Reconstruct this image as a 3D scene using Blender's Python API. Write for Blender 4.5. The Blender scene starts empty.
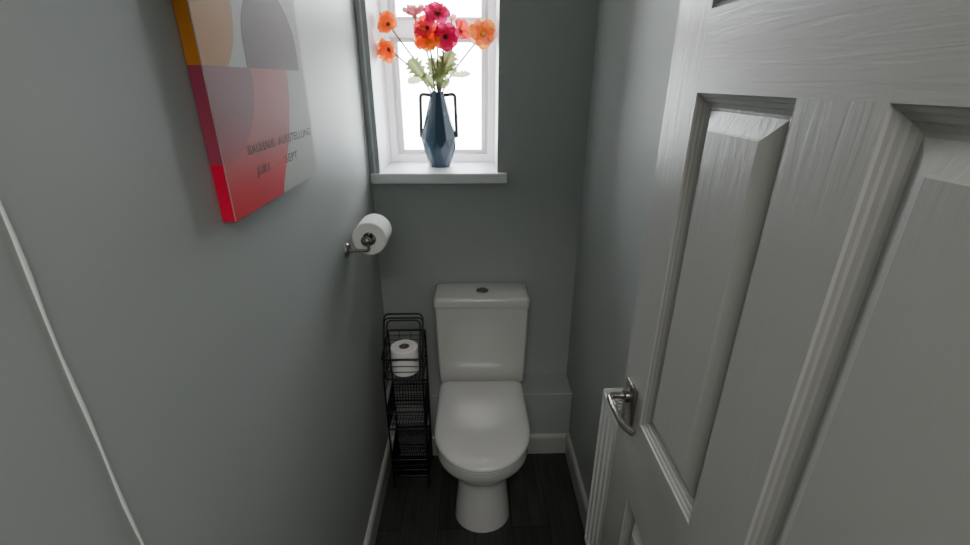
import bpy, bmesh, math, random
from mathutils import Vector, Matrix
R = math.radians
random.seed(7)
col = bpy.context.scene.collection
sc = bpy.context.scene

# ------------------------------------------------------------------ materials
def mat(name, color, rough=.5, metal=0., bump=None, var=None, coat=0., spec=.5, alpha_mix=None, stretch=(1, 1, 1), translucent=0.):
    """bump=(scale, strength, distance); var=(scale, amount)."""
    m = bpy.data.materials.new(name); m.use_nodes = True
    nt = m.node_tree; b = nt.nodes['Principled BSDF']
    b.inputs['Base Color'].default_value = (*color, 1)
    b.inputs['Roughness'].default_value = rough
    b.inputs['Metallic'].default_value = metal
    b.inputs['Specular IOR Level'].default_value = spec
    b.inputs['Coat Weight'].default_value = coat
    b.inputs['Coat Roughness'].default_value = .08
    tc = nt.nodes.new('ShaderNodeTexCoord'); mp = nt.nodes.new('ShaderNodeMapping')
    mp.inputs['Scale'].default_value = stretch
    nt.links.new(tc.outputs['Object'], mp.inputs['Vector'])
    if var:
        n = nt.nodes.new('ShaderNodeTexNoise'); n.inputs['Scale'].default_value = var[0]; n.inputs['Detail'].default_value = 3
        nt.links.new(mp.outputs[0], n.inputs['Vector'])
        mx = nt.nodes.new('ShaderNodeMix'); mx.data_type = 'RGBA'
        a = var[1]
        mx.inputs[6].default_value = (*[c * (1 - a) for c in color], 1)
        mx.inputs[7].default_value = (*[min(1, c * (1 + a)) for c in color], 1)
        nt.links.new(n.outputs['Fac'], mx.inputs[0]); nt.links.new(mx.outputs[2], b.inputs['Base Color'])
    if bump:
        n = nt.nodes.new('ShaderNodeTexNoise'); n.inputs['Scale'].default_value = bump[0]; n.inputs['Detail'].default_value = 4
        nt.links.new(mp.outputs[0], n.inputs['Vector'])
        bp = nt.nodes.new('ShaderNodeBump'); bp.inputs['Strength'].default_value = bump[1]; bp.inputs['Distance'].default_value = bump[2]
        nt.links.new(n.outputs['Fac'], bp.inputs['Height']); nt.links.new(bp.outputs[0], b.inputs['Normal'])
    if translucent:
        t = nt.nodes.new('ShaderNodeBsdfTranslucent'); t.inputs['Color'].default_value = (*color, 1)
        ms = nt.nodes.new('ShaderNodeMixShader'); ms.inputs[0].default_value = translucent
        out = nt.nodes['Material Output']
        nt.links.new(b.outputs[0], ms.inputs[1]); nt.links.new(t.outputs[0], ms.inputs[2]); nt.links.new(ms.outputs[0], out.inputs['Surface'])
    return m

WALLC = (.41, .435, .42)
M = {}
M['wall'] = mat('grey wall paint', WALLC, .5, bump=(60, .10, .002), var=(1.5, .03), spec=.32)
M['ceil'] = mat('white ceiling paint', (.75, .75, .73), .8, bump=(40, .05, .002))
M['reveal'] = mat('white reveal paint', (.88, .90, .91), .5, bump=(40, .05, .001))
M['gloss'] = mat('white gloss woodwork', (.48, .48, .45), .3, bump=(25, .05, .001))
M['upvc'] = mat('white plastic window frame', (.86, .84, .85), .3, bump=(10, .02, .001), translucent=.4)  # translucency makes the frame glow, standing in for glare around the window
M['edge'] = mat('dark grey edging', (.55, .57, .59), .5, bump=(60, .1, .001))
M['seam'] = mat('pale filler', (.72, .74, .70), .6, bump=(90, .4, .002))
M['ceramic'] = mat('white glazed ceramic', (.65, .65, .625), .10, coat=.6, bump=(3, .02, .001))
M['seatp'] = mat('white glossy seat plastic', (.68, .68, .66), .10, coat=.4, bump=(3, .02, .001))
M['chrome'] = mat('brushed chrome', (.42, .39, .37), .22, metal=1., bump=(80, .03, .0005))
M['nickel'] = mat('smoky nickel', (.34, .31, .29), .3, metal=1., bump=(80, .05, .0005))
M['black'] = mat('black coated wire', (.006, .006, .007), .38, bump=(80, .1, .0005))
M['paper'] = mat('white tissue paper', (.92, .91, .88), .9, bump=(160, .35, .001))
M['card'] = mat('brown cardboard', (.22, .16, .12), .9, bump=(90, .2, .001))
M['rad'] = mat('white enamel radiator', (.92, .92, .89), .25, bump=(20, .03, .001))
M['radgap'] = mat('dark grey convector metal', (.28, .28, .27), .5, bump=(20, .03, .001))  # darker grey than the radiator enamel
M['vase'] = mat('dark blue glazed ceramic', (.026, .060, .100), .2, coat=.4, bump=(30, .03, .001), spec=.6)
M['vasehandle'] = mat('dark brown handle', (.10, .085, .08), .4, bump=(50, .1, .001))
M['stem'] = mat('grey green stem', (.20, .23, .14), .6, bump=(60, .2, .001), translucent=.25)
M['leaf'] = mat('sage green leaf', (.22, .25, .11), .65, bump=(60, .3, .001), var=(30, .3), translucent=.45)
M['leafpale'] = mat('pale green leaf', (.42, .48, .28), .65, bump=(60, .3, .001), var=(30, .2), translucent=.5)
M['orange'] = mat('orange petal', (.95, .20, .015), .7, bump=(50, .3, .002), var=(35, .25), translucent=.45)
M['amber'] = mat('amber petal', (.95, .33, .03), .7, bump=(50, .3, .002), var=(30, .35), translucent=.45)
M['red'] = mat('coral red petal', (.86, .055, .06), .7, bump=(50, .3, .002), var=(35, .25), translucent=.4)
M['magenta'] = mat('magenta petal', (.72, .02, .17), .7, bump=(50, .3, .002), var=(35, .3), translucent=.35)
M['pink'] = mat('dusty pink petal', (.85, .36, .38), .7, bump=(50, .3, .002), var=(35, .25), translucent=.45)
M['peach'] = mat('peach pink petal', (.97, .46, .33), .7, bump=(50, .3, .002), var=(30, .3), translucent=.5)
M['seed'] = mat('dark flower centre', (.10, .05, .03), .9, bump=(150, .6, .002))
M['seedy'] = mat('yellow flower centre', (.70, .42, .06), .9, bump=(150, .6, .002))
M['concrete'] = mat('pale ground outside', (.6, .6, .58), .9)
# canvas print inks
for n, c in dict(ink_ground=(.50, .51, .47), ink_orange=(.52, .24, .07), ink_grey=(.15, .095, .10), ink_mauve=(.30, .13, .145),
                 ink_pink=(.46, .13, .125), ink_rose=(.47, .165, .17), ink_red=(.55, .02, .035), side_orange=(.62, .22, .03),
                 side_plum=(.36, .055, .10), side_red=(.68, .012, .05), ink_text=(.13, .11, .105)).items():
    M[n] = mat(n.replace('_', ' '), c, .6, bump=(350, .12, .0006), spec=.22)

def fade(m, z0, z1, c0, c1):
    nt = m.node_tree; b = nt.nodes['Principled BSDF']; tc = nt.nodes.new('ShaderNodeTexCoord'); sx = nt.nodes.new('ShaderNodeSeparateXYZ'); mr = nt.nodes.new('ShaderNodeMapRange')
    mr.interpolation_type = 'SMOOTHSTEP'; mr.inputs['From Min'].default_value = z0; mr.inputs['From Max'].default_value = z1
    mx = nt.nodes.new('ShaderNodeMix'); mx.data_type = 'RGBA'; mx.inputs[6].default_value = (*c0, 1); mx.inputs[7].default_value = (*c1, 1)
    nt.links.new(tc.outputs['Object'], sx.inputs[0]); nt.links.new(sx.outputs['Z'], mr.inputs['Value']); nt.links.new(mr.outputs[0], mx.inputs[0]); nt.links.new(mx.outputs[2], b.inputs['Base Color'])
fade(M['ink_pink'], 1.385, 1.485, (.75, .03, .045), (.50, .15, .14))
fade(M['ink_red'], 1.36, 1.45, (.7, .012, .03), (.42, .07, .07))
fade(M['ink_mauve'], 1.42, 1.52, (.52, .10, .11), (.30, .13, .145))

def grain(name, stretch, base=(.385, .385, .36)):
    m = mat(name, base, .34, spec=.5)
    nt = m.node_tree; b = nt.nodes['Principled BSDF']
    tc = nt.nodes.new('ShaderNodeTexCoord'); mp = nt.nodes.new('ShaderNodeMapping'); mp.inputs['Scale'].default_value = stretch
    mp.inputs['Rotation'].default_value = (R(2.5), 0, 0)
    n = nt.nodes.new('ShaderNodeTexNoise'); n.inputs['Scale'].default_value = 1.; n.inputs['Detail'].default_value = 5; n.inputs['Distortion'].default_value = 1.3
    nt.links.new(tc.outputs['Object'], mp.inputs['Vector']); nt.links.new(mp.outputs[0], n.inputs['Vector'])
    rp = nt.nodes.new('ShaderNodeValToRGB'); rp.color_ramp.elements[0].position = .36; rp.color_ramp.elements[1].position = .60
    nt.links.new(n.outputs['Fac'], rp.inputs['Fac'])
    bp = nt.nodes.new('ShaderNodeBump'); bp.inputs['Strength'].default_value = .17; bp.inputs['Distance'].default_value = .0012
    nt.links.new(rp.outputs['Color'], bp.inputs['Height']); nt.links.new(bp.outputs[0], b.inputs['Normal'])
    return m
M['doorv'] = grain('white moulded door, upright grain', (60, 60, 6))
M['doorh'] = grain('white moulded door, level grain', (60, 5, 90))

def floor_mat():
    m = bpy.data.materials.new('dark plank floor'); m.use_nodes = True; nt = m.node_tree; b = nt.nodes['Principled BSDF']
    tc = nt.nodes.new('ShaderNodeTexCoord'); mp = nt.nodes.new('ShaderNodeMapping'); mp.inputs['Rotation'].default_value = (0, 0, R(90))
    br = nt.nodes.new('ShaderNodeTexBrick'); br.inputs['Scale'].default_value = 1.; br.inputs['Brick Width'].default_value = 1.2
    br.inputs['Row Height'].default_value = .14; br.inputs['Mortar Size'].default_value = .0015; br.offset = .37
    br.inputs['Color1'].default_value = (.030, .030, .028, 1); br.inputs['Color2'].default_value = (.047, .046, .043, 1); br.inputs['Mortar'].default_value = (.006, .006, .006, 1)
    nt.links.new(tc.outputs['Object'], mp.inputs['Vector']); nt.links.new(mp.outputs[0], br.inputs['Vector'])
    m2 = nt.nodes.new('ShaderNodeMapping'); m2.inputs['Scale'].default_value = (40, 3, 1)
    nt.links.new(tc.outputs['Object'], m2.inputs['Vector'])
    n = nt.nodes.new('ShaderNodeTexNoise'); n.inputs['Scale'].default_value = 1.5; n.inputs['Detail'].default_value = 6; nt.links.new(m2.outputs[0], n.inputs['Vector'])
    mx = nt.nodes.new('ShaderNodeMix'); mx.data_type = 'RGBA'; mx.blend_type = 'MULTIPLY'; mx.inputs[0].default_value = .7
    rp = nt.nodes.new('ShaderNodeValToRGB'); rp.color_ramp.elements[0].color = (.4, .4, .4, 1); rp.color_ramp.elements[0].position = .3; rp.color_ramp.elements[1].color = (1.5, 1.5, 1.5, 1); rp.color_ramp.elements[1].position = .75
    nt.links.new(n.outputs['Fac'], rp.inputs['Fac'])
    nt.links.new(br.outputs['Color'], mx.inputs[6]); nt.links.new(rp.outputs['Color'], mx.inputs[7]); nt.links.new(mx.outputs[2], b.inputs['Base Color'])
    b.inputs['Roughness'].default_value = .48
    bp = nt.nodes.new('ShaderNodeBump'); bp.inputs['Strength'].default_value = .15; bp.inputs['Distance'].default_value = .002
    nt.links.new(n.outputs['Fac'], bp.inputs['Height']); nt.links.new(bp.outputs[0], b.inputs['Normal'])
    return m
M['floor'] = floor_mat()

def glass_mat():
    m = bpy.data.materials.new('clear window glass'); m.use_nodes = True; nt = m.node_tree
    nt.nodes.remove(nt.nodes['Principled BSDF'])
    out = nt.nodes['Material Output']
    tr = nt.nodes.new('ShaderNodeBsdfTransparent'); tr.inputs[0].default_value = (.97, .98, .98, 1)
    gl = nt.nodes.new('ShaderNodeBsdfGlossy'); gl.inputs['Roughness'].default_value = .02
    fr = nt.nodes.new('ShaderNodeFresnel'); fr.inputs['IOR'].default_value = 1.45
    mx = nt.nodes.new('ShaderNodeMixShader')
    nt.links.new(fr.outputs[0], mx.inputs[0]); nt.links.new(tr.outputs[0], mx.inputs[1]); nt.links.new(gl.outputs[0], mx.inputs[2]); nt.links.new(mx.outputs[0], out.inputs['Surface'])
    return m
M['glass'] = glass_mat()

# ------------------------------------------------------------------ mesh helpers
def obj(name, bm, m, parent=None, smooth=False, angle=None):
    bmesh.ops.recalc_face_normals(bm, faces=bm.faces)
    me = bpy.data.meshes.new(name); bm.to_mesh(me); bm.free()
    for k in (m if isinstance(m, (list, tuple)) else [m]): me.materials.append(M[k])
    if smooth:
        for p in me.polygons: p.use_smooth = True
        if angle:
            me.set_sharp_from_angle(angle=R(angle))
    o = bpy.data.objects.new(name, me); col.objects.link(o)
    if parent: o.parent = parent; o.matrix_parent_inverse = Matrix.Translation(parent.location).inverted()
    return o
def tag(o, label=None, cat=None, group=None, kind=None):
    for k, v in (('label', label), ('category', cat), ('group', group), ('kind', kind)):
        if v: o[k] = v
    return o
def empty(name, loc, label, cat, group=None):
    o = bpy.data.objects.new(name, None); o.location = loc; o.empty_display_size = .05; col.objects.link(o)
    return tag(o, label, cat, group)
def box(bm, a, b, bev=0., mi=0, seg=2):
    r = bmesh.ops.create_cube(bm, size=1.)
    vs = r['verts']
    for v in vs: v.co = Vector([(a[i] + b[i]) / 2 + v.co[i] * (b[i] - a[i]) for i in range(3)])
    fs = set(f for v in vs for f in v.link_faces)
    for f in fs: f.material_index = mi
    if bev:
        es = list(set(e for v in vs for e in v.link_edges))
        rr = bmesh.ops.bevel(bm, geom=es, offset=bev, segments=seg, profile=.5, affect='EDGES')
        for f in rr['faces']: f.material_index = mi
def tube(bm, pts, r, n=8, closed=False, taper=None, mi=0):
    pts = [Vector(p) for p in pts]; N = len(pts)
    rings = []; up = None
    for i, p in enumerate(pts):
        if closed: t = (pts[(i + 1) % N] - pts[i - 1])
        else: t = (pts[min(i + 1, N - 1)] - pts[max(i - 1, 0)])
        t.normalize()
        if up is None:
            up = Vector((0, 0, 1)) if abs(t.z) < .9 else Vector((1, 0, 0))
        up = (up - t * up.dot(t)).normalized(); s = t.cross(up)
        rr = r if taper is None else r * taper[i]
        rings.append([bm.verts.new(p + (up * math.cos(2 * math.pi * k / n) + s * math.sin(2 * math.pi * k / n)) * rr) for k in range(n)])
    for i in range(N if closed else N - 1):
        a, b = rings[i], rings[(i + 1) % N]
        for k in range(n):
            f = bm.faces.new((a[k], a[(k + 1) % n], b[(k + 1) % n], b[k])); f.material_index = mi
    if not closed:
        bm.faces.new(rings[0]).material_index = mi; bm.faces.new(rings[-1]).material_index = mi
def rounded(pts, rad, n=5, closed=False):
    pts = [Vector(p) for p in pts]; out = []; N = len(pts)
    for i, p in enumerate(pts):
        if not closed and i in (0, N - 1): out.append(p); continue
        a = (pts[i - 1] - p); b = (pts[(i + 1) % N] - p)
        r = min(rad, a.length * .49, b.length * .49)
        s, e = p + a.normalized() * r, p + b.normalized() * r
        for k in range(n + 1):
            t = k / n; out.append(s * (1 - t) ** 2 + p * 2 * t * (1 - t) + e * t * t)
    return out
def loft(bm, rings, cap0=True, cap1=True, mi=0, closed=True):
    vr = [[bm.verts.new(p) for p in r] for r in rings]; n = len(rings[0])
    for a, b in zip(vr, vr[1:]):
        for k in range(n if closed else n - 1):
            f = bm.faces.new((a[k], a[(k + 1) % n], b[(k + 1) % n], b[k])); f.material_index = mi
    if cap0: bm.faces.new(vr[0])
    if cap1: bm.faces.new(vr[-1])
    return vr
def lathe(bm, c, prof, axis='z', n=40, cap=True, mi=0):
    rings = []
    for r, h in prof:
        ring = []
        for k in range(n):
            a = 2 * math.pi * k / n; u, v = r * math.cos(a), r * math.sin(a)
            d = {'z': (u, v, h), 'y': (u, h, v), 'x': (h, u, v)}[axis]
            ring.append(Vector(c) + Vector(d))
        rings.append(ring)
    loft(bm, rings, cap, cap, mi)
def struct(name, bm, m, **k):
    o = obj(name, bm, m, **k); o['kind'] = 'structure'; return o

# ------------------------------------------------------------------ dimensions (metres)
XL, XR, D, H = -.382, .426, 1.726, 2.40
BY, BH = 1.581, .32           # low boxing along the back wall
WX0, WX1, WZ0, WZ1 = -.345, .094, 1.241, 2.12   # window opening
WY = 1.985
HALL = -1.25

# floor / ceiling
bm = bmesh.new(); box(bm, (-1.4, HALL, -.05), (1.6, D + .3, 0)); tag(struct('floor', bm, 'floor'), 'dark wood plank floor around the toilet')
bm = bmesh.new(); box(bm, (-1.4, HALL, H), (1.6, D + .3, H + .05)); struct('ceiling', bm, 'ceil')
# walls
bm = bmesh.new(); box(bm, (XL - .12, -.08, 0), (XL, D + .3, H)); struct('wall_left', bm, 'wall')
bm = bmesh.new(); box(bm, (XR, -.08, 0), (XR + .12, D + .3, H)); struct('wall_right', bm, 'wall')
bm = bmesh.new(); Y1 = D + .30
box(bm, (XL, D, 0), (XR, Y1, WZ0 - .04)); box(bm, (XL, D, WZ1), (XR, Y1, H))
box(bm, (XL, D, WZ0 - .04), (WX0, Y1, WZ1)); box(bm, (WX1, D, WZ0 - .04), (XR, Y1, WZ1))
for f in bm.faces:
    c = f.calc_center_median()
    if abs(f.normal.y) < .1 and WX0 - .001 < c.x < WX1 + .001 and c.z > WZ0 - .05: f.material_index = 1
struct('wall_back', bm, ['wall', 'reveal'])
# hall side of the doorway
bm = bmesh.new(); box(bm, (XL, -.08, 2.02), (XR, .02, H)); box(bm, (.372, -.08, 0), (XR, .02, 2.02)); struct('wall_front', bm, 'wall')
bm = bmesh.new(); box(bm, (-1.4, HALL - .1, 0), (1.6, HALL, H)); struct('wall_hall', bm, 'wall')
bm = bmesh.new(); box(bm, (-1.5, HALL, 0), (-1.4, -.08, H)); box(bm, (1.6, HALL, 0), (1.7, -.08, H)); struct('wall_hall_side', bm, 'wall')
bm = bmesh.new(); box(bm, (-1.4, -.10, 0), (XL - .12, -.08, H)); box(bm, (XR + .12, -.10, 0), (1.6, -.08, H)); struct('wall_hall_front', bm, 'wall')

# low boxed-in section and its top
bm = bmesh.new(); box(bm, (XL, BY, 0), (XR, D, BH), .004); struct('trim_1', bm, 'wall')
# baseboards with a rounded top
def board(name, pts2, extr):
    """pts2: profile (distance from wall, z) swept straight."""
    bm = bmesh.new()
    (ax, ay), (bx_, by_), nrm = extr
    n = Vector((*nrm, 0))
    rings = [[Vector((x, y, 0)) + n * d + Vector((0, 0, z)) for d, z in pts2] for x, y in ((ax, ay), (bx_, by_))]
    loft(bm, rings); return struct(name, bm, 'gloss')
prof = [(0, 0), (.015, 0), (.015, .082), (.0135, .090), (.010, .096), (.006, .100), (0, .102)]
board('baseboard_left', prof, ((XL, .02), (XL, BY), (1, 0)))
board('baseboard_back', prof, ((XL + .0151, BY), (XR - .0151, BY), (0, -1)))
board('baseboard_right', prof, ((XR, .04), (XR, BY), (-1, 0)))
# filler seam on the left wall
bm = bmesh.new(); pts = []
for i in range(61):
    z = .103 + (H - .103) * i / 60; pts.append((XL + .0004, .367 + .0016 * math.sin(z * 9) + .0008 * math.sin(z * 31 + 1), z))
tube(bm, pts, .0017, 8, taper=[1 + .25 * math.sin(i * 1.7) for i in range(61)]); struct('trim_2', bm, 'seam', smooth=True)
# dark edging strip left of the window
bm = bmesh.new()
box(bm, (XL + .0005, D - .009, WZ0), (XL + .0165, D, H), .002)
box(bm, (XL + .0215, D - .009, WZ0), (WX0 + .0005, D, H), .002)
box(bm, (XL + .0160, D - .012, WZ0), (XL + .0225, D, H), mi=1)
struct('trim_3', bm, ['edge', 'reveal'])

# ------------------------------------------------------------------ window
bm = bmesh.new()
def ring_frame(bm, x0, x1, z0, z1, w, y0, y1, bev=.003):
    box(bm, (x0, y0, z0), (x0 + w, y1, z1), bev); box(bm, (x1 - w, y0, z0), (x1, y1, z1), bev)
    box(bm, (x0 + w, y0, z0), (x1 - w, y1, z0 + w), bev); box(bm, (x0 + w, y0, z1 - w), (x1 - w, y1, z1), bev)
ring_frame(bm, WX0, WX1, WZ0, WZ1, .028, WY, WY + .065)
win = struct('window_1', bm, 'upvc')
TZ0, TZ1 = 1.716, 1.772
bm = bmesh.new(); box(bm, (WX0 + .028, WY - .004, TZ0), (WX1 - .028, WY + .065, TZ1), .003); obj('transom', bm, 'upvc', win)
for nm, z0, z1 in (('lower_sash', WZ0 + .028, TZ0), ('upper_sash', TZ1, WZ1 - .028)):
    bm = bmesh.new(); ring_frame(bm, WX0 + .028, WX1 - .028, z0, z1, .010, WY + .012, WY + .06, .002)
    for xa in (WX0 + .036, WX1 - .050): box(bm, (xa, WY + .010, z0 + .002), (xa + .014, WY + .058, z1 - .002), .002)
    ring_frame(bm, WX0 + .048, WX1 - .048, z0 + .010, z1 - .010, .006, WY + .022, WY + .05, .002)
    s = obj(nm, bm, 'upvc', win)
    bm = bmesh.new(); box(bm, (WX0 + .053, WY + .034, z0 + .016), (WX1 - .053, WY + .038, z1 - .016)); obj('pane', bm, 'glass', s)
# window board
bm = bmesh.new()
box(bm, (XL + .002, 1.700, WZ0 - .038), (.132, D, WZ0), .004)
box(bm, (WX0 + .0005, D - .002, WZ0 - .036), (WX1 - .0005, WY + .03, WZ0 - .0002))
struct('trim_4', bm, 'reveal')

# ------------------------------------------------------------------ door (opened back against the right wall)
DX, DE, DH_, DW = .321, .791, 1.981, .762      # face plane x, free edge y, height, width
us = [0, .106, .321, .429, .650, .762]
zs = [.008, .20, .750, .947, 1.546, 1.650, 1.870, 1.989]
bm = bmesh.new()
def q(bm, pts, mi=0):
    f = bm.faces.new([bm.verts.new(p) for p in pts]); f.material_index = mi
def P(u, z, x=DX): return (x, DE - u, z)
pan_u = [(us[1], us[2]), (us[3], us[4])]; pan_z = [(zs[1], zs[2]), (zs[3], zs[4]), (zs[5], zs[6])]
for i in range(5):
    for j in range(7):
        if i in (1, 3) and j in (1, 3, 5): continue
        mi = 1 if (i in (1, 2, 3) and j in (0, 2, 4, 6)) else 0
        q(bm, [P(us[i], zs[j]), P(us[i + 1], zs[j]), P(us[i + 1], zs[j + 1]), P(us[i], zs[j + 1])], mi)
X2 = DX + .035
q(bm, [P(0, zs[0], X2), P(0, zs[-1], X2), P(DW, zs[-1], X2), P(DW, zs[0], X2)])
q(bm, [P(0, zs[0]), P(0, zs[-1]), P(0, zs[-1], X2), P(0, zs[0], X2)]); q(bm, [P(DW, zs[0]), P(DW, zs[-1]), P(DW, zs[-1], X2), P(DW, zs[0], X2)])
q(bm, [P(0, zs[-1]), P(DW, zs[-1]), P(DW, zs[-1], X2), P(0, zs[-1], X2)]); q(bm, [P(0, zs[0]), P(DW, zs[0]), P(DW, zs[0], X2), P(0, zs[0], X2)])
bmesh.ops.remove_doubles(bm, verts=bm.verts, dist=1e-5)
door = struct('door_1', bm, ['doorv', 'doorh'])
PROF = [(0, 0), (.0015, .0030), (.0052, .0046), (.0070, .0070), (.0112, .0088), (.0130, .0110), (.0185, .0134), (.0225, .0140), (.0450, .0026), (.0475, .0010)]
for (u0, u1) in pan_u:
    for (z0, z1) in pan_z:
        bm = bmesh.new()
        rings = [[P(u0 + i, z0 + i, DX + d), P(u1 - i, z0 + i, DX + d), P(u1 - i, z1 - i, DX + d), P(u0 + i, z1 - i, DX + d)] for i, d in PROF]
        loft(bm, rings, False, True)
        for f in bm.faces:
            c = f.calc_center_median()
            if (c.z - z0 < .05 or z1 - c.z < .05) and len(f.verts) == 4 and abs(f.normal.z) > abs(f.normal.y) * 1.5: f.material_index = 0
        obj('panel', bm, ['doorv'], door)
# lever handle
bm = bmesh.new(); box(bm, (DX - .008, .713, .905), (DX, .764, 1.003), .003); plate = obj('handle_plate', bm, 'nickel', door, smooth=True, angle=30)
for zz in (.918, .990):
    bm = bmesh.new(); lathe(bm, (DX - .0088, .7385, zz), [(.001, -.0006), (.0035, 0), (.0035, .002)], 'x', 12); obj('screw', bm, 'nickel', plate, smooth=True, angle=40)
bm = bmesh.new()
lathe(bm, (DX - .008, .746, .968), [(.0135, 0), (.0135, -.006), (.0105, -.008)], 'x', 24)
tube(bm, rounded([(DX - .008, .746, .968), (.2745, .746, .970), (.2745, .700, .970), (.277, .662, .968), (.292, .640, .966)], .016, 6), .0066, 14)
obj('lever', bm, 'chrome', plate, smooth=True, angle=50)
bm = bmesh.new(); box(bm, (DX + .008, DE, .90), (DX + .027, DE + .0015, 1.04)); obj('latch_plate', bm, 'nickel', door)

# ------------------------------------------------------------------ radiator on the right wall behind the door
RX, RY1, RY0, RZ0, RZ1 = .3640, 1.035, .235, .155, .765
rad = empty('radiator', (.395, .63, RZ0), 'white ribbed panel radiator on the right wall behind the open door', 'radiator')
bm = bmesh.new()
prof = []; y = RY0
n = 24; w = (RY1 - RY0) / n
for i in range(n):
    a = RY0 + i * w
    prof += [(RX + .001, a), (RX + .001, a + w * .50), (RX + .0075, a + w * .66), (RX + .0075, a + w * .86)]
prof.append((RX + .001, RY1)); prof += [(RX + .012, RY1), (RX + .012, RY0)]
loft(bm, [[Vector((x, y, RZ0 + .02)) for x, y in prof], [Vector((x, y, RZ1 - .03)) for x, y in prof]])
box(bm, (RX - .001, RY0, RZ1 - .032), (RX + .012, RY1, RZ1 - .004), .003); box(bm, (RX - .001, RY0, RZ0), (RX + .012, RY1, RZ0 + .022), .003)
obj('front_panel', bm, 'rad', rad)
bm = bmesh.new()
box(bm, (RX + .002, RY0, RZ1 - .006), (RX + .006, RY1, RZ1)); box(bm, (XR - .010, RY0, RZ1 - .006), (XR - .006, RY1, RZ1))
k = RY0
while k < RY1 - .005:
    box(bm, (RX + .006, k, RZ1 - .006), (XR - .010, k + .005, RZ1 - .001)); k += .0125
box(bm, (RX + .006, RY1 - .012, RZ1 - .006), (XR - .010, RY1, RZ1))
obj('top_grille', bm, 'rad', rad)
bm = bmesh.new(); box(bm, (RX + .0125, RY1 - .003, RZ0 + .02), (XR - .006, RY1, RZ1 - .007)); obj('side_panel', bm, 'rad', rad)
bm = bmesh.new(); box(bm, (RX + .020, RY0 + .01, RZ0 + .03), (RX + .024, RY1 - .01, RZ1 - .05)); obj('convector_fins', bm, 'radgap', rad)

# ------------------------------------------------------------------ toilet
TX = .033; LX = .029
toilet = empty('toilet', (TX, 1.35, 0), 'white close-coupled toilet with its lid down, standing against the back wall', 'toilet')
def dring(hw, yf, yb, z, e=None, n=28, bw=None, pw=2.0, rb=.03):
    """D-shaped outline: rounded front at yf, straighter back at yb."""
    e = e if e is not None else hw; bw = bw if bw is not None else hw
    pts = []
    for k in range(n + 1):
        a = math.pi * k / n
        c, s = math.cos(a), math.sin(a)
        x = -hw * math.copysign(abs(c) ** (2 / pw), c); y = yf + e - e * abs(s) ** (2 / pw)
        pts.append((LX + x, y, z))
    ym = yf + e
    for t in (.25, .5, .75): pts.append((LX + hw + (bw - hw) * t, ym + (yb - rb - ym) * t, z))
    for k in range(6):
        a = math.pi / 2 * k / 5; pts.append((LX + bw - rb + rb * math.cos(a), yb - rb + rb * math.sin(a), z))
    for k in range(6):
        a = math.pi / 2 * (1 - k / 5); pts.append((LX - bw + rb - rb * math.cos(a), yb - rb + rb * math.sin(a), z))
    for t in (.75, .5, .25): pts.append((LX - hw + (hw - bw) * t, ym + (yb - rb - ym) * t, z))
    return [Vector(p) for p in pts]
def interp(levels, m=4):
    out = []
    for i in range(len(levels) - 1):
        p0, p1, p2, p3 = levels[max(i - 1, 0)], levels[i], levels[i + 1], levels[min(i + 2, len(levels) - 1)]
        for k in range(m):
            t = k / m
            out.append([.5 * (2 * b + (c - a) * t + (2 * a - 5 * b + 4 * c - d) * t * t + (3 * b - a - 3 * c + d) * t ** 3) for a, b, c, d in zip(p0, p1, p2, p3)])
    out.append(list(levels[-1])); return out
bm = bmesh.new()
#  z, half width, front y, e, back half width
L = [(.000, .107, 1.180, .094, .096), (.060, .102, 1.184, .090, .093), (.150, .093, 1.190, .087, .090), (.215, .095, 1.188, .090, .092),
     (.255, .112, 1.170, .105, .098), (.290, .140, 1.138, .130, .110), (.325, .162, 1.112, .155, .130), (.355, .167, 1.102, .180, .150), (.372, .168, 1.099, .190, .160)]
rings = [dring(hw, yf, 1.562, z, e, bw=bw) for z, hw, yf, e, bw in interp(L)]
rings.append(dring(.165, 1.101, 1.560, .376, .190, bw=.158))
loft(bm, rings)
obj('pan', bm, 'ceramic', toilet, smooth=True, angle=50)
bm = bmesh.new(); box(bm, (TX - .165, 1.545, .330), (TX + .165, 1.716, .392), .010, seg=3); obj('cistern_platform', bm, 'ceramic', toilet, smooth=True, angle=40)
# seat ring and lid
bm = bmesh.new()
loft(bm, [dring(.166, 1.098, 1.556, .377, .192, bw=.161), dring(.170, 1.094, 1.557, .380, .194, bw=.165), dring(.171, 1.093, 1.557, .388, .195, bw=.166), dring(.169, 1.095, 1.556, .3915, .194, bw=.164)])
obj('seat', bm, 'seatp', toilet, smooth=True, angle=50)
bm = bmesh.new()
rr = [dring(hw, yf, yb, z, e, bw=hw - .002, rb=min(.03, hw * .4)) for hw, yf, yb, z, e in (
    (.169, 1.094, 1.557, .3925, .196), (.1725, 1.0895, 1.559, .395, .198), (.173, 1.089, 1.559, .400, .198), (.1715, 1.0905, 1.558, .4055, .197), (.1675, 1.0955, 1.556, .4105, .194),
    (.161, 1.104, 1.552, .4145, .189), (.151, 1.118, 1.545, .4170, .180), (.137, 1.140, 1.53, .4185, .166), (.11, 1.18, 1.50, .4193, .14), (.06, 1.27, 1.42, .4197, .07))]
loft(bm, rr); obj('lid', bm, 'seatp', toilet, smooth=True, angle=60)
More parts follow.
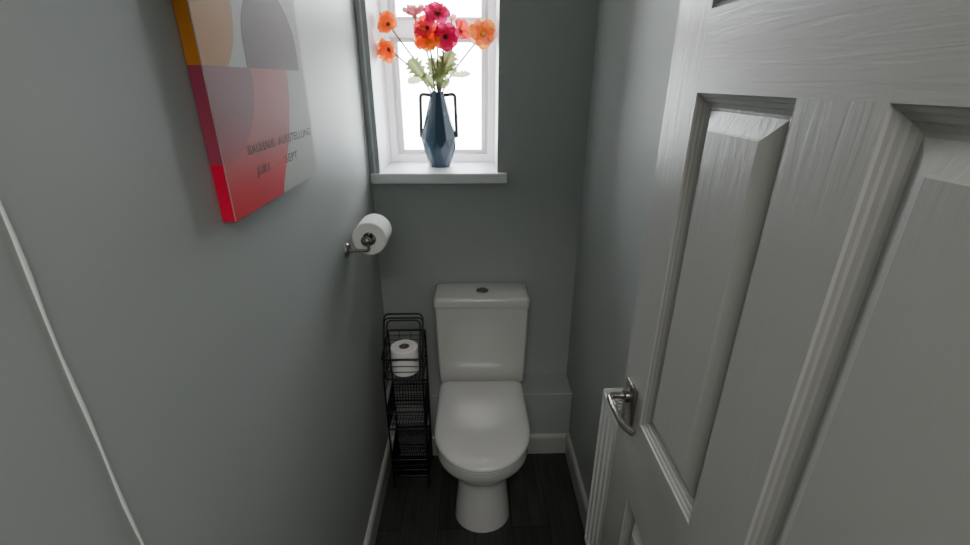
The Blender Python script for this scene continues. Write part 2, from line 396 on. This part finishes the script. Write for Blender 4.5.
# cistern
def crect(hw, yf, yb, z, rf=.014, cb=.02):
    pts = []
    for k in range(7):
        a = math.pi / 2 * k / 6; pts.append((TX - hw + rf - rf * math.cos(a), yf + rf - rf * math.sin(a), z))
    for k in range(7):
        a = math.pi / 2 * (1 - k / 6); pts.append((TX + hw - rf + rf * math.cos(a), yf + rf - rf * math.sin(a), z))
    pts += [(TX + hw, yb - cb, z), (TX + hw - cb * .45, yb - cb * .2, z), (TX + hw - cb, yb, z), (TX - hw + cb, yb, z), (TX - hw + cb * .45, yb - cb * .2, z), (TX - hw, yb - cb, z)]
    return [Vector(p) for p in pts]
bm = bmesh.new()
loft(bm, [crect(.174, 1.572, 1.722, .3925), crect(.1765, 1.569, 1.722, .400), crect(.179, 1.567, 1.722, .50), crect(.184, 1.563, 1.722, .742), crect(.180, 1.567, 1.720, .746)])
obj('cistern', bm, 'ceramic', toilet, smooth=True, angle=40)
bm = bmesh.new()
loft(bm, [crect(.182, 1.564, 1.722, .748), crect(.187, 1.560, 1.723, .750), crect(.188, 1.559, 1.723, .776), crect(.186, 1.562, 1.722, .784), crect(.178, 1.570, 1.718, .788, cb=.024)])
obj('cistern_lid', bm, 'ceramic', toilet, smooth=True, angle=60)
bm = bmesh.new(); lathe(bm, (TX + .003, 1.636, .788), [(.025, 0), (.025, .002), (.022, .004), (.019, .0045), (.0185, .0030)], 'z', 32)
fb = obj('flush_button', bm, 'chrome', toilet, smooth=True, angle=40)
for s_ in (0, 1):
    bm = bmesh.new(); pts = []
    a0 = R(20) if s_ == 0 else R(200)
    for k in range(17):
        a = a0 + math.pi * k / 16; pts.append(Vector((TX + .003 + .0165 * math.cos(a) - (.0012 if s_ else -.0012) * math.sin(R(20)) * -1, 1.636 + .0165 * math.sin(a) + (-.001 if s_ else .001), .791)))
    loft(bm, [pts, [p + Vector((0, 0, .0032)) for p in pts]]); obj('button_half', bm, 'nickel' if s_ else 'chrome', fb)
for sx in (-1, 1):
    bm = bmesh.new(); lathe(bm, (TX + sx * .075, 1.5615, .400), [(.005, -.022), (.0055, -.020), (.0055, .020), (.005, .022)], 'x', 16); obj('hinge', bm, 'seatp', toilet, smooth=True, angle=40)

# ------------------------------------------------------------------ canvas print
CX0, CX1, CY0, CY1, CZ0, CZ1 = XL + .001, -.362, .678, 1.080, 1.360, 1.960
cv = empty('canvas_print', (CX0, (CY0 + CY1) / 2, CZ0), 'abstract canvas print of orange, pink and red shapes hanging on the left wall', 'wall art')
bm = bmesh.new()
inks = ['ink_ground', 'side_orange', 'side_plum', 'side_red', 'ink_orange', 'ink_grey', 'ink_mauve', 'ink_pink', 'ink_rose', 'ink_red']
box(bm, (CX0, CY0, CZ0), (CX1, CY1, CZ1), .0015)
def flat(pts, mi, lift):
    f = bm.faces.new([bm.verts.new((CX1 + lift, y, z)) for y, z in pts]); f.material_index = mi
def side(z0, z1, mi):
    f = bm.faces.new([bm.verts.new((x, CY0 - .0004, z)) for x, z in ((CX0, z0), (CX1 - .0005, z0), (CX1 - .0005, z1), (CX0, z1))]); f.material_index = mi
ZB = 1.579
side(ZB, CZ1 - .001, 1); side(1.447, ZB, 2); side(CZ0 + .001, 1.447, 3)
f = bm.faces.new([bm.verts.new(p) for p in ((CX0, CY0 + .001, CZ0 - .0004), (CX1 - .0005, CY0 + .001, CZ0 - .0004), (CX1 - .0005, .875, CZ0 - .0004), (CX0, .875, CZ0 - .0004))]); f.material_index = 3
e = .0012
# orange disc sector, top left, centre on the left edge
cy_, cz_, rr_ = CY0 + e, 1.672, .117
pts = [(CY0 + e, ZB)]
a0 = math.asin((ZB - cz_) / rr_)
for k in range(25):
    a = a0 + (R(90) - a0) * k / 24; pts.append((CY0 + e + rr_ * math.cos(a), cz_ + rr_ * math.sin(a)))
flat(pts, 4, .0001)
# grey arch
ya, yb = .812, 1.050; yc, ra = (ya + yb) / 2, (yb - ya) / 2
pts = [(ya, ZB), (yb, ZB)] + [(yc + ra * math.cos(math.pi * k / 28), 1.612 + ra * .85 * math.sin(math.pi * k / 28)) for k in range(29)]
flat(pts, 5, .0001)
# pink block with a bowed right edge
pts = [(CY0 + e, CZ0 + e), (.872, CZ0 + e)] + [(.872 + .107 * math.sin(R(90) * k / 16), CZ0 + .01 + (ZB - CZ0 - .01) * (k / 16) ** 1.05) for k in range(1, 17)] + [(CY0 + e, ZB)]
flat(pts, 7, .0001)
# red foot
# mauve quarter shape over the pink
pts = [(CY0 + e, ZB)] + [(.822 - .001 * k, ZB - .003 * k) for k in (0,)] + [(CY0 + e + .146 * math.cos(R(90) * k / 18), ZB - .135 * math.sin(R(90) * k / 18)) for k in range(1, 19)]
flat(pts, 6, .0002)
obj('canvas', bm, inks, cv)
def text(body, y, z, size, ww):
    cu = bpy.data.curves.new('lettering', 'FONT'); cu.body = body; cu.size = size; cu.extrude = .00005; cu.space_character = 1.04; cu.offset = .0
    t = bpy.data.objects.new('lettering_source', cu); col.objects.link(t); bpy.context.view_layer.update()
    me = bpy.data.meshes.new_from_object(t.evaluated_get(bpy.context.evaluated_depsgraph_get()))
    bpy.data.objects.remove(t)
    xs = [v.co.x for v in me.vertices]; k = ww / (max(xs) - min(xs)); x0_ = min(xs)
    me.transform(Matrix.Translation((CX1 + .00045, y, z)) @ Matrix.Rotation(R(90), 4, 'Z') @ Matrix.Rotation(R(90), 4, 'X') @ Matrix.Diagonal((k, 1, 1, 1)) @ Matrix.Translation((-x0_, 0, 0)))
    me.materials.clear(); me.materials.append(M['ink_text'])
    o = bpy.data.objects.new('lettering', me); col.objects.link(o)
    o.parent = cv; o.matrix_parent_inverse = Matrix.Translation(cv.location).inverted()
text('BAUHAUS', .762, 1.4485, .0215, .105)
text('AUSSTELLUNG', .884, 1.4485, .0215, .181)
text('JULI', .777, 1.412, .0215, .052)
text('\u2013', .855, 1.412, .0215, .022)
text('SEPT', .905, 1.412, .0215, .062)

# ------------------------------------------------------------------ toilet roll holder + roll
AX, AZ = -.318, 1.118
hold = empty('toilet_roll_holder', (XL, 1.312, 1.088), 'small chrome toilet roll holder screwed to the left wall', 'toilet roll holder')
bm = bmesh.new(); lathe(bm, (XL, 1.297, 1.088), [(.021, 0), (.021, .004), (.018, .008), (.010, .009)], 'x', 28); obj('rosette', bm, 'nickel', hold, smooth=True, angle=40)
bm = bmesh.new()
tube(bm, rounded([(XL + .006, 1.290, 1.088), (AX + .006, 1.290, 1.088), (AX + .004, 1.290, AZ), (AX + .002, 1.400, AZ)], .010, 5), .0048, 12)
obj('arm', bm, 'nickel', hold, smooth=True, angle=60)
bm = bmesh.new(); lathe(bm, (AX, 1.2925, AZ), [(.004, -.012), (.009, -.010), (.0105, -.004), (.0165, -.003), (.0165, .003), (.012, .004)], 'y', 28); obj('knob', bm, 'chrome', hold, smooth=True, angle=40)
def roll(name, c, axis, r0, r1, ln, label, group=None):
    t = empty(name, c, label, 'toilet roll', group)
    bm = bmesh.new(); h = ln / 2
    prof = [(r0, -h), (r1 - .003, -h), (r1, -h + .003), (r1 + .0006, 0), (r1, h - .003), (r1 - .003, h), (r0, h)]
    n = 56; rings = []
    for r, z in prof + [prof[0]]:
        ring = []
        for k in range(n):
            a = 2 * math.pi * k / n; w = r * (1 + .006 * math.sin(3 * a + 1)); u, v = w * math.cos(a), w * math.sin(a)
            ring.append(Vector(c) + Vector((u, v, z) if axis == 'z' else (u, z, v)))
        rings.append(ring)
    loft(bm, rings, False, False); bmesh.ops.remove_doubles(bm, verts=bm.verts, dist=1e-5); obj('paper', bm, 'paper', t, smooth=True, angle=35)
    bm = bmesh.new(); lathe(bm, c, [(r0 - .0002, -h + .001), (r0 - .0002, h - .001), (r0 - .0014, h - .001), (r0 - .0014, -h + .001), (r0 - .0002, -h + .001)], axis, 32, cap=False); obj('core', bm, 'card', t, smooth=True, angle=35)
    # loose outer sheet edge
    bm = bmesh.new()
    ring = []
    for z in (-h + .002, h - .002):
        ring.append([Vector(c) + (Vector(((r1 + .0012) * math.cos(a), (r1 + .0012) * math.sin(a), z)) if axis == 'z' else Vector(((r1 + .0012) * math.cos(a), z, (r1 + .0012) * math.sin(a)))) for a in [R(150 + 4 * k) for k in range(16)]])
    loft(bm, ring, False, False, closed=False); obj('loose_sheet', bm, 'paper', t, smooth=True)
    return t
roll('toilet_roll', (-.3115, 1.352, 1.121), 'y', .0205, .0510, .104, 'white toilet roll hanging on the chrome wall holder')

# ------------------------------------------------------------------ black wire rack
x0, x1, y0, y1 = -.334, -.190, 1.398, 1.548
rack = empty('wire_rack', ((x0 + x1) / 2, (y0 + y1) / 2, 0), 'slim black wire rack of three tiers between the left wall and toilet', 'storage rack')
for px, py, top in ((x0, y0, .545), (x1, y0, .545), (x0, y1, .662), (x1, y1, .662)):
    bm = bmesh.new(); tube(bm, [(px, py, .004), (px, py, top)], .0036, 8); lathe(bm, (px, py, 0), [(.006, 0), (.006, .008), (.004, .010)], 'z', 12); obj('post', bm, 'black', rack, smooth=True, angle=50)
bm = bmesh.new()
for o_ in (0, .010):
    tube(bm, rounded([(x0 + o_, y0, .545), (x0 + o_, 1.50 + .0, .742 - o_), (x1 - o_, 1.50, .742 - o_), (x1 - o_, y0, .545)], .020, 6), .0032, 8)
tube(bm, rounded([(x0, y0, .545), (x0 + .0, 1.505, .757), (x1, 1.505, .757), (x1, y0, .545)], .022, 6), .0036, 8)
obj('handle', bm, 'black', rack, smooth=True, angle=60)
for (zb, zf, zr) in ((.540, .628, .662), (.305, .390, .425), (.060, .150, .185)):
    bm = bmesh.new()
    tube(bm, rounded([(x0, y0 - .003, zf), (x1, y0 - .003, zf), (x1, y1, zr), (x0, y1, zr)], .008, 3, True), .0038, 8, True)
    bk = obj('basket', bm, 'black', rack, smooth=True, angle=60)
    bm = bmesh.new()
    tube(bm, rounded([(x0, y0, zb), (x1, y0, zb), (x1, y1, zb), (x0, y1, zb)], .008, 3, True), .0034, 8, True)
    for t in (.36, .64):
        z1_, z2_ = zb + (zf - zb) * t, zb + (zr - zb) * t
        tube(bm, rounded([(x0, y0, z1_), (x1, y0, z1_), (x1, y1, z2_), (x0, y1, z2_)], .008, 3, True), .0016, 6, True)
    for t in (.18, .82):
        z2_ = zb + (zr - zb) * t
        tube(bm, [(x0, y1, z2_), (x1, y1, z2_)], .0016, 6)
    low = 0 if zb > .5 else 1 if zb > .2 else 2
    nn = (10, 12, 18)[low]; wr = (.0014, .0019, .0024)[low]
    for k in range(1, nn):
        xx = x0 + (x1 - x0) * k / nn; tube(bm, [(xx, y0, zb), (xx, y1, zb)], .0014 if low < 2 else wr, 6)
        if low or k % 3 == 0: tube(bm, [(xx, y1 + .002, zb), (xx, y1 + .002, zr)], wr - .0002, 6)
        if low == 2: tube(bm, [(xx, y0 + .002, zb), (xx, y0 + .002, zf)], wr - .0002, 6)
    for t in [k / (2 + 5 * low) for k in range(1, 2 + 5 * low)] if low else []:
        tube(bm, [(x0, y1, zb + (zr - zb) * t), (x1, y1, zb + (zr - zb) * t)], wr, 6)
        for xs in (x0, x1): tube(bm, [(xs, y0, zb + (zf - zb) * t), (xs, y1, zb + (zr - zb) * t)], wr, 6)
    for k in range(1, 6):
        yy = y0 + (y1 - y0) * k / 6; tube(bm, [(x0, yy, zb + .0026), (x1, yy, zb + .0026)], .0014, 6)
    obj('wire_mesh', bm, 'black', bk, smooth=True, angle=60)
roll('toilet_roll', (-.2590, 1.4530, .540 + .0042 + .0525), 'z', .0195, .0500, .105, 'white toilet roll standing upright in the top tier of the black rack')

# ------------------------------------------------------------------ vase
VX, VY, VZ = -.1300, 1.865, WZ0
vase = empty('vase', (VX, VY, VZ), 'dark blue faceted vase with two angular handles standing on the window sill', 'vase')
bm = bmesh.new(); n = 10
def vring(r, z, off=0.): return [Vector((VX + r * math.cos(2 * math.pi * (k + off) / n), VY + r * math.sin(2 * math.pi * (k + off) / n), VZ + z)) for k in range(n)]
A = [bm.verts.new(p) for p in vring(.043, 0, .25)]; A2 = [bm.verts.new(p) for p in vring(.0445, .004, .25)]
B = [bm.verts.new(p) for p in vring(.066, .072, .75)]; C_ = [bm.verts.new(p) for p in vring(.0715, .112, .25)]
Dv = [bm.verts.new(p) for p in vring(.046, .205, .25)]; E_ = [bm.verts.new(p) for p in vring(.0255, .280, .25)]; F_ = [bm.verts.new(p) for p in vring(.0215, .280, .25)]; G_ = [bm.verts.new(p) for p in vring(.030, .215, .25)]
bm.faces.new(A)
for k in range(n):
    j = (k + 1) % n
    bm.faces.new((A[k], A[j], A2[j], A2[k]))
    bm.faces.new((A2[k], A2[j], B[k])); bm.faces.new((B[k], A2[j], B[j])) if False else None
    bm.faces.new((A2[j], B[j], B[k])) if False else None
    bm.faces.new((B[k], A2[j], C_[j])); bm.faces.new((A2[k], B[k], C_[k])); bm.faces.new((B[k], C_[j], C_[k]))
    for P1, P2 in ((C_, Dv), (Dv, E_), (E_, F_), (F_, G_)): bm.faces.new((P1[k], P1[j], P2[j], P2[k]))
bm.faces.new(G_)
obj('vase_body', bm, 'vase', vase)
for s_ in (-1, 1):
    bm = bmesh.new()
    tube(bm, rounded([(VX + s_ * .022, VY, VZ + .268), (VX + s_ * .066, VY, VZ + .272), (VX + s_ * .069, VY, VZ + .160), (VX + s_ * .0705, VY, VZ + .112)], .014, 5), .0068, 10)
    obj('handle', bm, 'vasehandle', vase, smooth=True, angle=60)

# ------------------------------------------------------------------ flowers
MOUTH = Vector((VX, VY, VZ + .280))
def petal(bm, c, axis_dir, ang, ln, wd, cup, rnd, curl):
    """one petal: curved ruffled sheet leaving the flower centre."""
    zax = axis_dir.normalized(); xa = zax.orthogonal().normalized(); ya_ = zax.cross(xa)
    rad = xa * math.cos(ang) + ya_ * math.sin(ang); tan = zax.cross(rad)
    nu, nv = 7, 7; g = []
    ph = rnd.random() * 6
    for i in range(nu):
        u = i / (nu - 1); row = []
        w = wd * (math.sin(math.pi * min(1, u * .80 + .06)) ** .6)
        for j in range(nv):
            v = j / (nv - 1) * 2 - 1
            a = cup * (1 - u * curl)
            p = c + rad * (ln * u * math.cos(a) * (1 - .12 * v * v)) + zax * (ln * u * math.sin(a) + .12 * ln * v * v) + tan * (w * v * .5)
            p += zax * (.13 * ln * math.sin(v * 8 + ph) * u * u + .05 * ln * math.sin(u * 9 + ph))
            row.append(bm.verts.new(p))
        g.append(row)
    for i in range(nu - 1):
        for j in range(nv - 1): bm.faces.new((g[i][j], g[i + 1][j], g[i + 1][j + 1], g[i][j + 1]))
def leaf(bm, base, d, ln, wd, droop, nrm, rnd, lobes=5):
    """lobed leaf: midrib curving along d, teeth on both edges."""
    d = d.normalized(); s = d.cross(nrm).normalized(); n_ = s.cross(d).normalized()
    N = lobes * 4; L_, R_, C = [], [], []
    for i in range(N + 1):
        t = i / N
        env = math.sin(math.pi * (t * .9 + .08)) ** .8
        tooth = 1 - .62 * (((i % 4) / 4.0)) if i < N else .1
        w = wd * .5 * env * tooth
        p = base + d * (ln * t) + n_ * (-droop * ln * t * t)
        C.append(bm.verts.new(p)); fw = d * (w * .55)
        L_.append(bm.verts.new(p + s * w + fw + n_ * (w * .22))); R_.append(bm.verts.new(p - s * w + fw + n_ * (w * .22)))
    for i in range(N):
        bm.faces.new((C[i], C[i + 1], L_[i + 1], L_[i])); bm.faces.new((C[i + 1], C[i], R_[i], R_[i + 1]))
def bez(a, b, c, d, n=14):
    return [a * (1 - t) ** 3 + b * 3 * t * (1 - t) ** 2 + c * 3 * t * t * (1 - t) + d * t ** 3 for t in [k / n for k in range(n + 1)]]
#   head x, z, dy, facing, radius, petals, material, cup, centre, label
FL = [
 (-.298, 1.747, .000, (-.25, -.8, .35), .045, 6, 'orange', .55, 'seed', 'orange poppy reaching highest on the left side of the window'),
 (-.300, 1.665, -.01, (-.55, -.80, -.25), .046, 6, 'orange', .55, 'seed', 'orange poppy lowest on the left, beside the white window reveal'),
 (-.203, 1.772, .010, (-.05, -.45, 1.), .047, 18, 'pink', .75, 'seedy', 'pale dusty pink spiky bloom at the top left of the bunch'),
 (-.120, 1.782, .000, (.10, -.75, .55), .050, 6, 'magenta', .25, 'seed', 'topmost magenta pink poppy with widespread petals'),
 (-.158, 1.733, -.014, (-.35, -.8, .45), .047, 6, 'red', .45, 'seed', 'coral red poppy just left of the bunch centre'),
 (-.093, 1.705, -.022, (.2, -1., .0), .050, 7, 'magenta', .42, 'seed', 'crimson magenta poppy facing forward in the bunch centre'),
 (-.040, 1.725, .000, (.75, -.6, .25), .042, 4, 'red', .65, 'seed', 'narrow coral red poppy hanging right of the bunch centre'),
 (-.070, 1.762, .004, (.1, -.4, 1.), .024, 3, 'peach', 1.2, 'seed', 'tiny half open coral bud at the top of the bunch'),
 (-.155, 1.688, -.035, (-.15, -.75, .6), .056, 7, 'amber', .30, 'seedy', 'amber orange poppy lowest at the front of the bunch'),
 (.040, 1.716, -.01, (.1, -.9, .15), .055, 8, 'peach', .40, 'seedy', 'big peach pink poppy alone at the right of the window'),
]
rnd = random.Random(11)
for i, (hx, hz, dy, fc, rad_, np_, mt, cup, ctr, lab) in enumerate(FL):
    head = Vector((hx, VY + dy, hz)); fdir = Vector(fc).normalized()
    off = Vector((rnd.uniform(-.010, .010), rnd.uniform(-.010, .010), -.05))
    t = empty('artificial_poppy', MOUTH + off, lab, 'flower', 'artificial poppies in the blue vase')
    wide = abs(hx - VX) > .12
    pts = bez(MOUTH + off, MOUTH + Vector((off.x * 1.2 + (hx - VX) * .12, off.y, .05)), MOUTH + (head - MOUTH) * .6 + Vector((0, 0, -.004 if wide else .01)), head - fdir * .004, 16)
    bm = bmesh.new(); tube(bm, pts, .0031, 6); st = obj('stem', bm, 'stem', t, smooth=True)
    bm = bmesh.new(); rc = rad_ * .20
    lathe(bm, (0, 0, 0), [(rc * .2, -rc * .5), (rc * .9, -rc * .3), (rc, rc * .1), (rc * .75, rc * .6), (rc * .2, rc * .8)], 'z', 12)
    rot = Vector((0, 0, 1)).rotation_difference(fdir).to_matrix().to_4x4()
    bmesh.ops.transform(bm, matrix=Matrix.Translation(head) @ rot, verts=bm.verts)
    hd = obj('flower_centre', bm, ctr, t, smooth=True)
    spiky = np_ > 8
    for k in range(np_):
        bm = bmesh.new()
        petal(bm, head - fdir * .002, fdir, 2 * math.pi * k / np_ + rnd.uniform(-.15, .15), rad_ * rnd.uniform(.9, 1.12), rad_ * (.42 if spiky else 1.0 if np_ > 4 else 1.0), cup * rnd.uniform(.7, 1.3), rnd, .35 if not spiky else .0)
        m_ = mt
        if i == 9 and k % 3 == 1: m_ = 'amber'
        if i == 4 and k % 3 == 0: m_ = 'magenta'
        if i == 8 and k % 3 == 0: m_ = 'orange'
        obj('petal', bm, m_, hd, smooth=True)
# leaf sprigs
SP = [  # tip x, tip z, dy, length of blade, width, material, label
 (-.232, 1.632, -.01, .100, .078, 'leaf', 'sage green lobed leaf spreading left above the vase mouth'),
 (-.070, 1.662, -.015, .105, .085, 'leaf', 'upright grey green leaf right of centre below the crimson poppy'),
 (-.245, 1.560, .005, .085, .045, 'leafpale', 'pale drooping leaf lowest on the left of the vase mouth'),
 (-.002, 1.588, .005, .080, .036, 'leafpale', 'slender pale leaf reaching right over the vase handle'),
 (-.150, 1.640, -.005, .090, .062, 'leaf', 'sage leaf standing in the middle of the stems'),
 (-.056, 1.604, -.012, .085, .055, 'leafpale', 'green leaf leaning right just above the vase neck'),
 (-.112, 1.606, -.022, .080, .066, 'leaf', 'broad leaf at the front directly above the vase mouth'),
 (-.178, 1.583, -.015, .072, .055, 'leaf', 'short leaf leaning left over the vase rim'),
 (-.105, 1.645, .012, .090, .060, 'leaf', 'hindmost leaf rising straight behind the front stems'),
 (-.083, 1.566, -.020, .055, .042, 'leaf', 'smallest leaf curling right over the vase rim'),
]
for (tx, tz, dy, ln, wd, mt, lab) in SP:
    tip = Vector((tx, VY + dy, tz)); off = Vector((rnd.uniform(-.008, .008), rnd.uniform(-.008, .008), -.045))
    t = empty('leaf_sprig', MOUTH + off, lab, 'leaf', 'leaf sprigs in the blue vase')
    out = tip - MOUTH; basep = tip - out.normalized() * ln * .9
    if (basep - MOUTH).dot(out) < 0: basep = MOUTH + out * .15
    droopy = mt == 'leafpale'
    if droopy: basep = MOUTH + out * .45 + Vector((0, 0, .025))
    pts = bez(MOUTH + off, MOUTH + Vector((0, 0, .02)), basep - (tip - basep) * .3, basep + (tip - basep) * .1, 10)
    bm = bmesh.new(); tube(bm, pts, .0014, 6); obj('stem', bm, 'stem', t, smooth=True)
    bm = bmesh.new(); leaf(bm, basep, tip - basep, (tip - basep).length, wd, .12 if droopy else .05, Vector((rnd.uniform(-.3, .3), -1, .45)), rnd, 5)
    obj('leaf_blade', bm, mt, t, smooth=False)

# ------------------------------------------------------------------ light
w = bpy.data.worlds.new('overcast sky'); sc.world = w; w.use_nodes = True
nt = w.node_tree; bg = nt.nodes['Background']
tc = nt.nodes.new('ShaderNodeTexCoord'); sx = nt.nodes.new('ShaderNodeSeparateXYZ'); rp = nt.nodes.new('ShaderNodeValToRGB')
nt.links.new(tc.outputs['Generated'], sx.inputs[0]); mr = nt.nodes.new('ShaderNodeMapRange'); mr.inputs['From Min'].default_value = -1.; nt.links.new(sx.outputs['Z'], mr.inputs['Value']); nt.links.new(mr.outputs[0], rp.inputs['Fac'])
rp.color_ramp.elements[0].position = .25; rp.color_ramp.elements[0].color = (.55, .56, .55, 1)
rp.color_ramp.elements[1].position = .60; rp.color_ramp.elements[1].color = (.93, .97, 1., 1)
nt.links.new(rp.outputs['Color'], bg.inputs['Color']); bg.inputs['Strength'].default_value = 8.2
def area(name, loc, rot, size, power, color, portal=False):
    l = bpy.data.lights.new(name, 'AREA'); l.shape = 'RECTANGLE'; l.size, l.size_y = size; l.energy = power; l.color = color
    o = bpy.data.objects.new(name, l); o.location = loc; o.rotation_euler = rot; col.objects.link(o)
    if portal: l.cycles.is_portal = True
    return o
area('window_portal', ((WX0 + WX1) / 2, D + .31, (WZ0 + WZ1) / 2), (R(-90), 0, 0), (WX1 - WX0, WZ1 - WZ0), 1, (1, 1, 1), True)
area('hall_fill_light', (.0, -.65, H - .03), (0, 0, 0), (.8, .4), 4.8, (1, .97, .93))  # unseen area light, added as soft fill from behind the camera

# ------------------------------------------------------------------ camera
cam = bpy.data.cameras.new('camera'); co = bpy.data.objects.new('camera', cam); col.objects.link(co); sc.camera = co
cam.sensor_width = 36; cam.lens = 452.5 / 970 * 36; cam.clip_start = .01
a, b, r = R(1.644), R(22.99), R(.169)
F = Vector((math.sin(a) * math.cos(b), math.cos(a) * math.cos(b), -math.sin(b)))
Rv = Vector((math.cos(a), -math.sin(a), 0)); U = Rv.cross(F)
R2 = Rv * math.cos(r) + U * math.sin(r); U2 = U * math.cos(r) - Rv * math.sin(r)
mtx = Matrix((R2, U2, -F)).transposed().to_4x4(); mtx.translation = Vector((0, 0, 1.561))
co.matrix_world = mtx
sc.view_settings.view_transform = 'AgX'
sc.view_settings.look = 'AgX - Base Contrast'
sc.view_settings.exposure = 2.02
